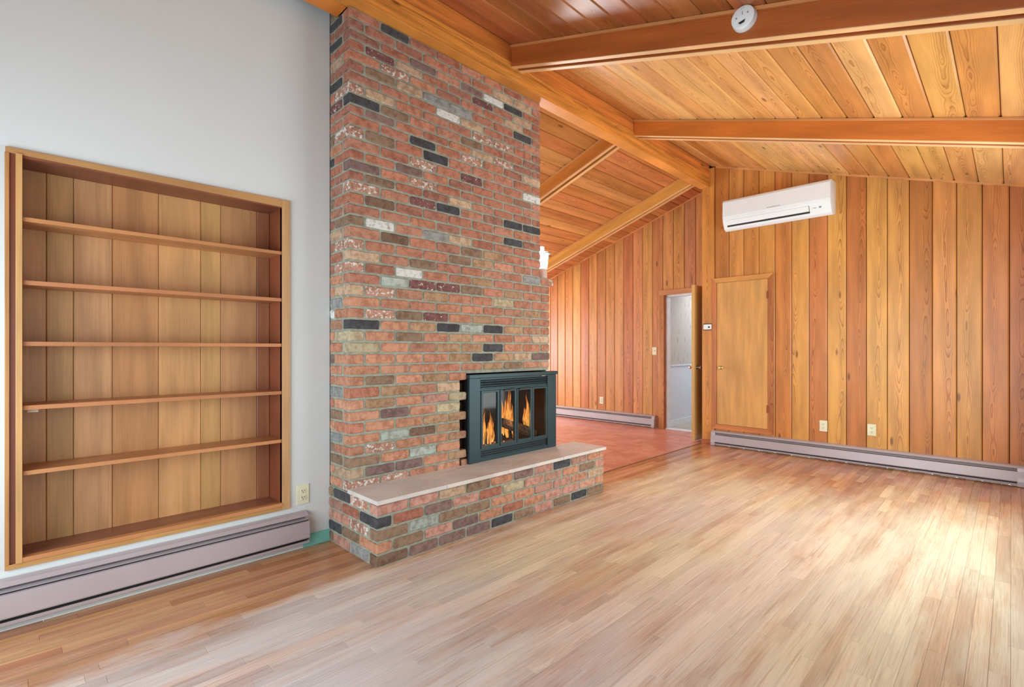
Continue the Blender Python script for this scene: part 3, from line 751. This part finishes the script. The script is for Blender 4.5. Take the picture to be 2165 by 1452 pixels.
for a in [(2.375,2.86,.41,.022,.17,.01,1),(2.41,2.88,.42,.024,.25,.0,2),(2.45,2.87,.42,.022,.21,.02,3),(2.49,2.90,.42,.026,.19,-.01,4),(2.345,2.90,.41,.018,.10,0,12),
          (2.585,2.92,.47,.026,.22,.02,5),(2.625,2.93,.50,.024,.27,.02,6),(2.665,2.94,.50,.018,.33,.008,7),(2.695,2.92,.48,.022,.22,-.01,8),(2.64,2.88,.44,.026,.15,0,9),(2.71,2.88,.43,.022,.13,.01,13),
          (2.83,2.93,.50,.020,.17,.015,10),(2.87,2.94,.48,.024,.26,-.012,11),(2.905,2.94,.49,.017,.14,-.01,14),(2.39,2.85,.40,.014,.30,.012,15),(2.47,2.86,.41,.012,.27,0,16),(2.60,2.90,.46,.014,.30,-.01,17),(2.65,2.92,.48,.012,.36,0,18),(2.86,2.92,.48,.012,.31,.008,19)]: flame(*a)
fl = bpy.data.lights.new('fire_glow', 'POINT'); fl.energy = 2.0; fl.color = (1, .45, .15); fl.shadow_soft_size = .08
fo = bpy.data.objects.new('fire_glow', fl); COL.objects.link(fo); fo.location = (2.8, 2.80, .60)

# ---- glowing lamp on the chimney's far shoulder
sc = empty('lamp', (3.135, 2.77, 1.757), 'small glowing white glass lamp on the chimney shoulder', 'lamp')
MB().lathe([(.034, 1.757), (.040, 1.762), (.040, 1.82), (.034, 1.84)], 20, 'z', (3.135, 2.77, 0)).build('base', plain('lamp_base', (206, 178, 164), .5), sc, smooth=True)
MB().lathe([(.034, 1.84), (.042, 1.86), (.052, 1.975), (.050, 1.978)], 24, 'z', (3.135, 2.77, 0)).build('shade', emis('lamp_glass', (1, .97, .93), 6), sc, smooth=True)
MB().lathe([(.022, 1.978), (.022, 2.02), (.018, 2.024)], 16, 'z', (3.125, 2.77, 0)).build('chimney_tube', emis('lamp_tube', (1, .98, .95), 1.6), sc, smooth=True)
MB().lathe([(.058, 1.966), (.061, 1.970), (.058, 1.974)], 24, 'z', (3.150, 2.77, 0)).build('rim', ACG, sc)

# ================================================================== BOOKCASE
bc = empty('bookcase', (.56, 3.03, .255), 'built in wooden bookcase with five shelves recessed in the white wall', 'bookcase')
YB = 3.150; IX0, IX1, IZ0, IZ1 = .035, 1.098, .290, 1.980
FC = (188,132,82); BC = [(190,138,88),(182,130,82),(188,136,88),(188,130,78),(196,142,86),(190,136,82),(186,132,82),(156,98,62)]
sb = [.035, .116, .211, .356, .546, .738, .836, 1.026, 1.098]
for i in range(8):
    a, b = sb[i], sb[i+1]; g, bv = .0008, .003
    pr = [(a+g, YB+.015), (a+g, YB+bv), (a+g+bv, YB), (b-g-bv, YB), (b-g, YB+bv), (b-g, YB+.015)]
    MB().prism(pr, IZ0, IZ1, 'z').build('back_board', W_SZ, bc, color=tone2(BC[i], .02))
MB().box(IX0-.02, IX1+.02, YB+.0155, YB+.03, IZ0-.02, IZ1+.02).build('backing_panel', GAP, bc)
MB().box(BX0, .03, YW+.004, YW+.03, BZ0, BZ1).build('stile_backing', GAP, bc)
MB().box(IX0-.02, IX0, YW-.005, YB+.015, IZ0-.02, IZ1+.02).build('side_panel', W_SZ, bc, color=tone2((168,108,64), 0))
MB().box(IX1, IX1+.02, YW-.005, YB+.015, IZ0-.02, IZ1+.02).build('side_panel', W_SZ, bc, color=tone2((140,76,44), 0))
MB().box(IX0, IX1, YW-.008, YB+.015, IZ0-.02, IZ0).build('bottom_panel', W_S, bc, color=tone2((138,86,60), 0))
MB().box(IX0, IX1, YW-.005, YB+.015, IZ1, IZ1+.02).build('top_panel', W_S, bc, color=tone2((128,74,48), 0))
for i, (zt, th) in enumerate([(1.731,.018),(1.463,.019),(1.203,.019),(.931,.019),(.6535,.0185)]):
    o = MB().box(IX0+.0008, IX1-.0008, YW-.004, YB-.0005, zt-th, zt).build('shelf', W_S, bc, bevel=.0015, color=tone2((184,120,72), .03))
MB().box(.05, .085, YW+.03, YW+.10, .898, .911).build('shelf_cleat', plain('pale_cleat', (190, 170, 150), .6), bc)
YF = YW-.014
MB().box(BX0-.006, BX0+.008, YF, YW+.02, .2715, 1.989).build('outer_stile', W_SZ, bc, bevel=.0015, color=tone2((184,126,72), 0))
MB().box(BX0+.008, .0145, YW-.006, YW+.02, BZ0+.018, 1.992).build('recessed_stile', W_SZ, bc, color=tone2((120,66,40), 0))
MB().box(.0145, IX0, YF-.006, YW+.02, IZ0-.018, IZ1+.012).build('inner_stile', W_SZ, bc, bevel=.0015, color=tone2((198,148,88), 0))
MB().box(IX1, BX1+.006, YF, YW+.02, BZ0-.004, BZ1+.0125).build('right_stile', W_SZ, bc, bevel=.002, color=tone2((192,140,92), 0))
m = MB(); v = [(BX0-.004, YF, 1.990), (IX1-.0005, YF, 1.984), (IX1-.0005, YF, BZ1+.012), (BX0-.004, YF, BZ1-.002)]
m.add(v+[(a, YW+.02, c) for a, b, c in v], [(0,1,2,3),(4,7,6,5),(0,4,5,1),(1,5,6,2),(2,6,7,3),(3,7,4,0)]).build('top_rail', W_S, bc, bevel=.0015, color=tone2(FC, 0))
MB().box(IX0-.018, IX1-.0005, YF-.004, YW+.02, .272, .292).build('bottom_rail', W_S, bc, bevel=.0015, color=tone2((186,122,72), 0))
MB().box(BX0-.006, IX1-.0005, YF, YW+.02, .250, .271).build('apron', W_S, bc, bevel=.0015, color=tone2((184,130,76), 0))

# ================================================================== HEATERS
def heater(label, org, rot, L, capl=True, capr=True, H=.195):
    """local frame: length along +X, wall at y=0, room towards -y"""
    t = empty('baseboard_heater', org, label, 'heater', 'baseboard heaters along the walls'); t.rotation_euler = (0, 0, rot); WL[t.name] = Vector((0, 0, 0))
    c0, c1 = (.045 if capl else 0), (L-.045 if capr else L)
    def P(pts, a, b, nm, mat, bv=0): return MB().prism(pts, a, b, 'x').build(nm, mat, t, bevel=bv)
    P([(0,.015),(0,H),(-.003,H),(-.003,.015)], .001, L-.001, 'back_plate', HEAT)
    P([(-.003,H),(-.034,H-.008),(-.047,H-.022),(-.049,H-.021),(-.036,H-.005),(-.003,H+.003)], .0, L, 'top_cover', HEAT)
    P([(-.030,H-.034),(-.052,H-.040),(-.052,H-.042),(-.030,H-.037)], c0, c1, 'damper', HEAT)
    P([(-.050,H-.048),(-.061,H-.050),(-.066,.050),(-.064,.044),(-.062,.046),(-.059,H-.053),(-.050,H-.051)], .0, L, 'front_panel', HEAT)
    P([(-.004,.045),(-.045,.045),(-.045,H-.045),(-.004,H-.045)], c0, c1, 'finned_tube', FIN)
    P([(-.003,.018),(-.058,.022),(-.060,.030),(-.062,.030),(-.060,.016),(-.003,.012)], .0, L, 'bottom_rail', HEAT)
    P([(-.004,.031),(-.048,.031),(-.048,.044),(-.004,.044)], c0, c1, 'inner_baffle', FIN)
    cap = [(0,.004),(0,H+.004),(-.037,H-.004),(-.052,H-.020),(-.069,.045),(-.069,.004)]
    if capl: P(cap, -.004, .045, 'end_cap', HEAT, .003)
    if capr: P(cap, L-.045, L+.004, 'end_cap', HEAT, .003)
    return t
heater('long grey baseboard heater under the built in bookcase', (-.95, YW, .026), 0, 2.185, False, False, H=.19)
heater('long grey brown baseboard heater below the air conditioner wall', (XW, 2.595, 0), -P2, 2.675, True, True, H=.18)
heater('baseboard heater on the kitchen wall left of the doorway', (XK, 5.95, 0), -P2, 2.20, False, True, H=.185)

# ================================================================== DOORS
# open doorway in the kitchen wall
d1 = empty('door_1', (XK, 3.2, 0)); tag(d1, 'open doorway with cedar casing in the kitchen wall', kind='structure')
MB().box(XK-.018, XK, 3.615, 3.70, 0, 1.9645).build('casing_side', W_Z, d1, bevel=.003, color=tone((196,118,64), 0))
MB().box(XK-.018, XK, 2.76, 3.7, 1.965, 2.04).build('casing_head', W_Y, d1, bevel=.003, color=tone((206,130,82), 0))
MB().box(XK-.005, XK+.12, 3.598, 3.615, 0, 1.965).build('jamb', W_Z, d1, color=tone((170,88,48), 0))
MB().box(XK+.02, XK+.12, 3.582, 3.598, 0, 1.95).box(XK+.02, XK+.12, 2.80, 3.598, 1.94, 1.965).build('door_stop', WPLANK, d1)
MB().box(XK-.005, XK+.12, 2.76, 3.598, .0, .010).build('threshold', WPLANK, d1, bevel=.002)
lf = MB().box(6.10, 6.782, 2.832, 2.870, .015, 1.985).build('door_leaf', W_D, d1, bevel=.0015, color=tone((206,146,84), 0))
for s, y in ((-1, 2.832), (1, 2.870)):
    MB().lathe([(.026, 0), (.026, s*.004), (.010, s*.008), (.010, s*.028), (.020, s*.036), (.025, s*.048), (.018, s*.060)], 20, 'y', (6.165, y, .94)).build('door_knob', CHROME, lf, smooth=True)
# raised cupboard door in the board wall
d2 = empty('door_2', (XW, 2.24, .2)); tag(d2, 'raised flat cupboard door with mitred casing below the air conditioner', kind='structure')
a0, a1, b0, b1 = 1.900, 2.603, .200, 2.035; w_ = .058
def frame_piece(pts, nm, c, mat):
    MB().prism(pts, XW-.020, XW-.001, 'x').build(nm, mat, d2, bevel=.002, color=tone(c, 0))
frame_piece([(a1,b0),(a1,b1),(a1-w_,b1-w_),(a1-w_,b0+w_)], 'casing_side', (188,110,58), W_Z)
frame_piece([(a0,b0),(a0,b1),(a0+w_,b1-w_),(a0+w_,b0+w_)], 'casing_side', (180,98,52), W_Z)
frame_piece([(a0,b1),(a1,b1),(a1-w_,b1-w_),(a0+w_,b1-w_)], 'casing_head', (206,132,70), W_Y)
frame_piece([(a0,b0),(a1,b0),(a1-w_,b0+w_),(a0+w_,b0+w_)], 'casing_sill', (196,116,62), W_Y)
lf = MB().box(XW-.014, XW-.001, a0+w_+.003, a1-w_-.003, b0+w_+.003, b1-w_-.003).build('door_leaf', W_D, d2, bevel=.0015, color=tone((206,140,76), 0))
MB().lathe([(.022, 0), (.022, -.004), (.009, -.008), (.009, -.022), (.018, -.030), (.022, -.042), (.014, -.052)], 20, 'x', (XW-.014, 2.492, .948)).build('door_knob', BRASS, lf, smooth=True)
for z in (.49, 1.79):
    m = MB().lathe([(.005, z-.045), (.005, z+.045)], 10, 'z', (XW-.022, a0+w_, 0)).box(XW-.0225, XW-.0200, a0+w_-.006, a0+w_+.012, z-.04, z+.04)
    m.build('hinge', COPPER, d2)

# ================================================================== SMALL WALL THINGS
def outlet(p, face, label, tall=.115, wide=.072):
    t = empty('wall_outlet', p, label, 'outlet', 'wall outlets')
    def B(a0, a1, d0, d1, z0, z1, nm, mat, par, bv=0):
        if face == 'y': m = MB().box(p[0]+a0, p[0]+a1, p[1]-d1, p[1]-d0, p[2]+z0, p[2]+z1)
        else: m = MB().box(p[0]-d1, p[0]-d0, p[1]+a0, p[1]+a1, p[2]+z0, p[2]+z1)
        return m.build(nm, mat, par, bevel=bv)
    B(-wide/2, wide/2, 0, .006, -tall/2, tall/2, 'cover_plate', IVORY, t, .002)
    for z in (-.020, .020):
        r = B(-.015, .015, .0055, .0085, z-.014, z+.014, 'receptacle', IVORY, t, .004)
        B(-.0085, -.0055, .008, .009, z-.002, z+.008, 'slot', SLOT, r); B(.005, .008, .008, .009, z-.001, z+.007, 'slot', SLOT, r)
        B(-.0025, .0025, .008, .009, z-.010, z-.005, 'slot', SLOT, r)
    return t
outlet((1.219, YW, .315), 'y', 'ivory wall outlet on the white wall beside the chimney')
outlet((XW, 1.412, .357), 'x', 'ivory wall outlet on the board wall nearest the cupboard door')
outlet((XW, .990, .362), 'x', 'ivory wall outlet on the board wall farther from the cupboard door')
outlet((XK, 4.722, .340), 'x', 'ivory wall outlet above the kitchen heater')
sw = empty('light_switch', (XK, 3.775, 1.145), 'ivory light switch on the kitchen wall left of the doorway', 'switch')
MB().box(XK-.006, XK, 3.74, 3.81, 1.087, 1.203).build('cover_plate', IVORY, sw, bevel=.002)
MB().prism([(XK-.006, 1.135), (XK-.016, 1.152), (XK-.014, 1.158), (XK-.006, 1.155)], 3.770, 3.780, 'y').build('toggle', IVORY, sw)
th = empty('thermostat', (XW-.012, 2.655, 1.447), 'small white thermostat on the post beside the cupboard door', 'thermostat')
MB().box(XW-.018, XW-.012, 2.600, 2.712, 1.405, 1.490).build('shadow_plate', plain('thermostat_shadow_plate', (96, 66, 44), .6), th, bevel=.002)  # dark brown plate painted as the shadow around the housing
MB().box(XW-.040, XW-.018, 2.604, 2.700, 1.415, 1.478).build('housing', ACW, th, bevel=.006)
MB().box(XW-.0415, XW-.039, 2.618, 2.640, 1.433, 1.452).build('display', SLOT, th)

# smoke alarm on the rafter
sa = empty('smoke_alarm', (2.63, .955, 2.838), 'round white smoke alarm on the dark rafter', 'alarm')
cc = (2.629, .955, 2.838)
MB().lathe([(.060, 0), (.060, -.008), (.057, -.012), (.056, -.032), (.050, -.036)], 40, 'x', cc).build('housing', ACW, sa, smooth=True)
MB().lathe([(.0205, -.034), (.0195, -.0385), (.014, -.037)], 24, 'x', (cc[0], cc[1]+.004, cc[2]-.022)).build('test_button_ring', ACW, sa, smooth=True)
MB().prism([(cc[1]+.020, cc[2]-.024), (cc[1]-.014, cc[2]-.018), (cc[1]-.010, cc[2]-.030), (cc[1]+.010, cc[2]-.034)], cc[0]-.0395, cc[0]-.0345, 'x').build('sound_grille', SLOT, sa)
for dy, dz in ((.030, .004), (-.026, .012)):
    MB().lathe([(.0045, -.0355), (.004, -.0372)], 12, 'x', (cc[0], cc[1]+dy, cc[2]+dz)).build('indicator', ACG, sa)
MB().box(cc[0]-.0372, cc[0]-.0355, cc[1]-.0015, cc[1]+.0015, cc[2]+.010, cc[2]+.028).box(cc[0]-.0372, cc[0]-.0355, cc[1]-.006, cc[1]-.003, cc[2]+.040, cc[2]+.043).box(cc[0]-.0372, cc[0]-.0355, cc[1]+.003, cc[1]+.006, cc[2]+.040, cc[2]+.043).build('markings', ACG, sa)

# ---- air conditioner
ac = empty('air_conditioner', (XW, 1.845, 2.57), 'white wall mounted air conditioner high on the board wall', 'air conditioner')
A0, A1 = 1.300, 2.392
body = [(XW, 2.915), (XW-.165, 2.915), (XW-.205, 2.902), (XW-.216, 2.882), (XW-.219, 2.70), (XW-.208, 2.655), (XW-.165, 2.575), (XW-.120, 2.557), (XW, 2.585)]
MB().prism(body, A0, A1, 'y').build('casing', ACW, ac, bevel=.006, seg=2, smooth=True)
MB().prism([(XW-.2165, 2.878), (XW-.2225, 2.878), (XW-.2255, 2.712), (XW-.2195, 2.708)], A0+.004, A1-.004, 'y').build('front_panel', ACW, ac, bevel=.001)
MB().prism([(XW-.2125, 2.668), (XW-.215, 2.664), (XW-.184, 2.604), (XW-.181, 2.606)], A0+.20, A1-.05, 'y').build('air_vane', ACW, ac)
m = MB().prism([(XW-.1800, 2.5955), (XW-.1895, 2.6135), (XW-.184, 2.6140), (XW-.174, 2.5965)], A0+.195, A1-.045, 'y')
m.prism([(XW-.213, 2.664), (XW-.209, 2.668), (XW-.174, 2.600), (XW-.178, 2.598)], A0+.194, A0+.199, 'y').build('vane_gap', SLOT, ac)
MB().prism([(XW-.2075, 2.644), (XW-.2005, 2.631), (XW-.1985, 2.632), (XW-.2055, 2.645)], A0+.085, A0+.105, 'y').build('display', ACG, ac)
MB().prism([(XW-.2035, 2.637), (XW-.2020, 2.634), (XW-.2000, 2.635), (XW-.2015, 2.638)], A0+.13, A0+.16, 'y').build('small_print', ACG, ac)
tx = bpy.data.curves.new('lettering', 'FONT'); tx.body = 'MITSUBISHI ELECTRIC'; tx.size = .014; tx.extrude = .0003; tx.align_x = 'CENTER'
to = bpy.data.objects.new('lettering_curve', tx); COL.objects.link(to)
bpy.context.view_layer.update()
me = bpy.data.meshes.new_from_object(to.evaluated_get(bpy.context.evaluated_depsgraph_get())); bpy.data.objects.remove(to)
me.materials.clear(); me.materials.append(ACG)
link('lettering', me, (XW-.2262, 1.835, 2.722), ac, rot=(P2, 0, -P2))
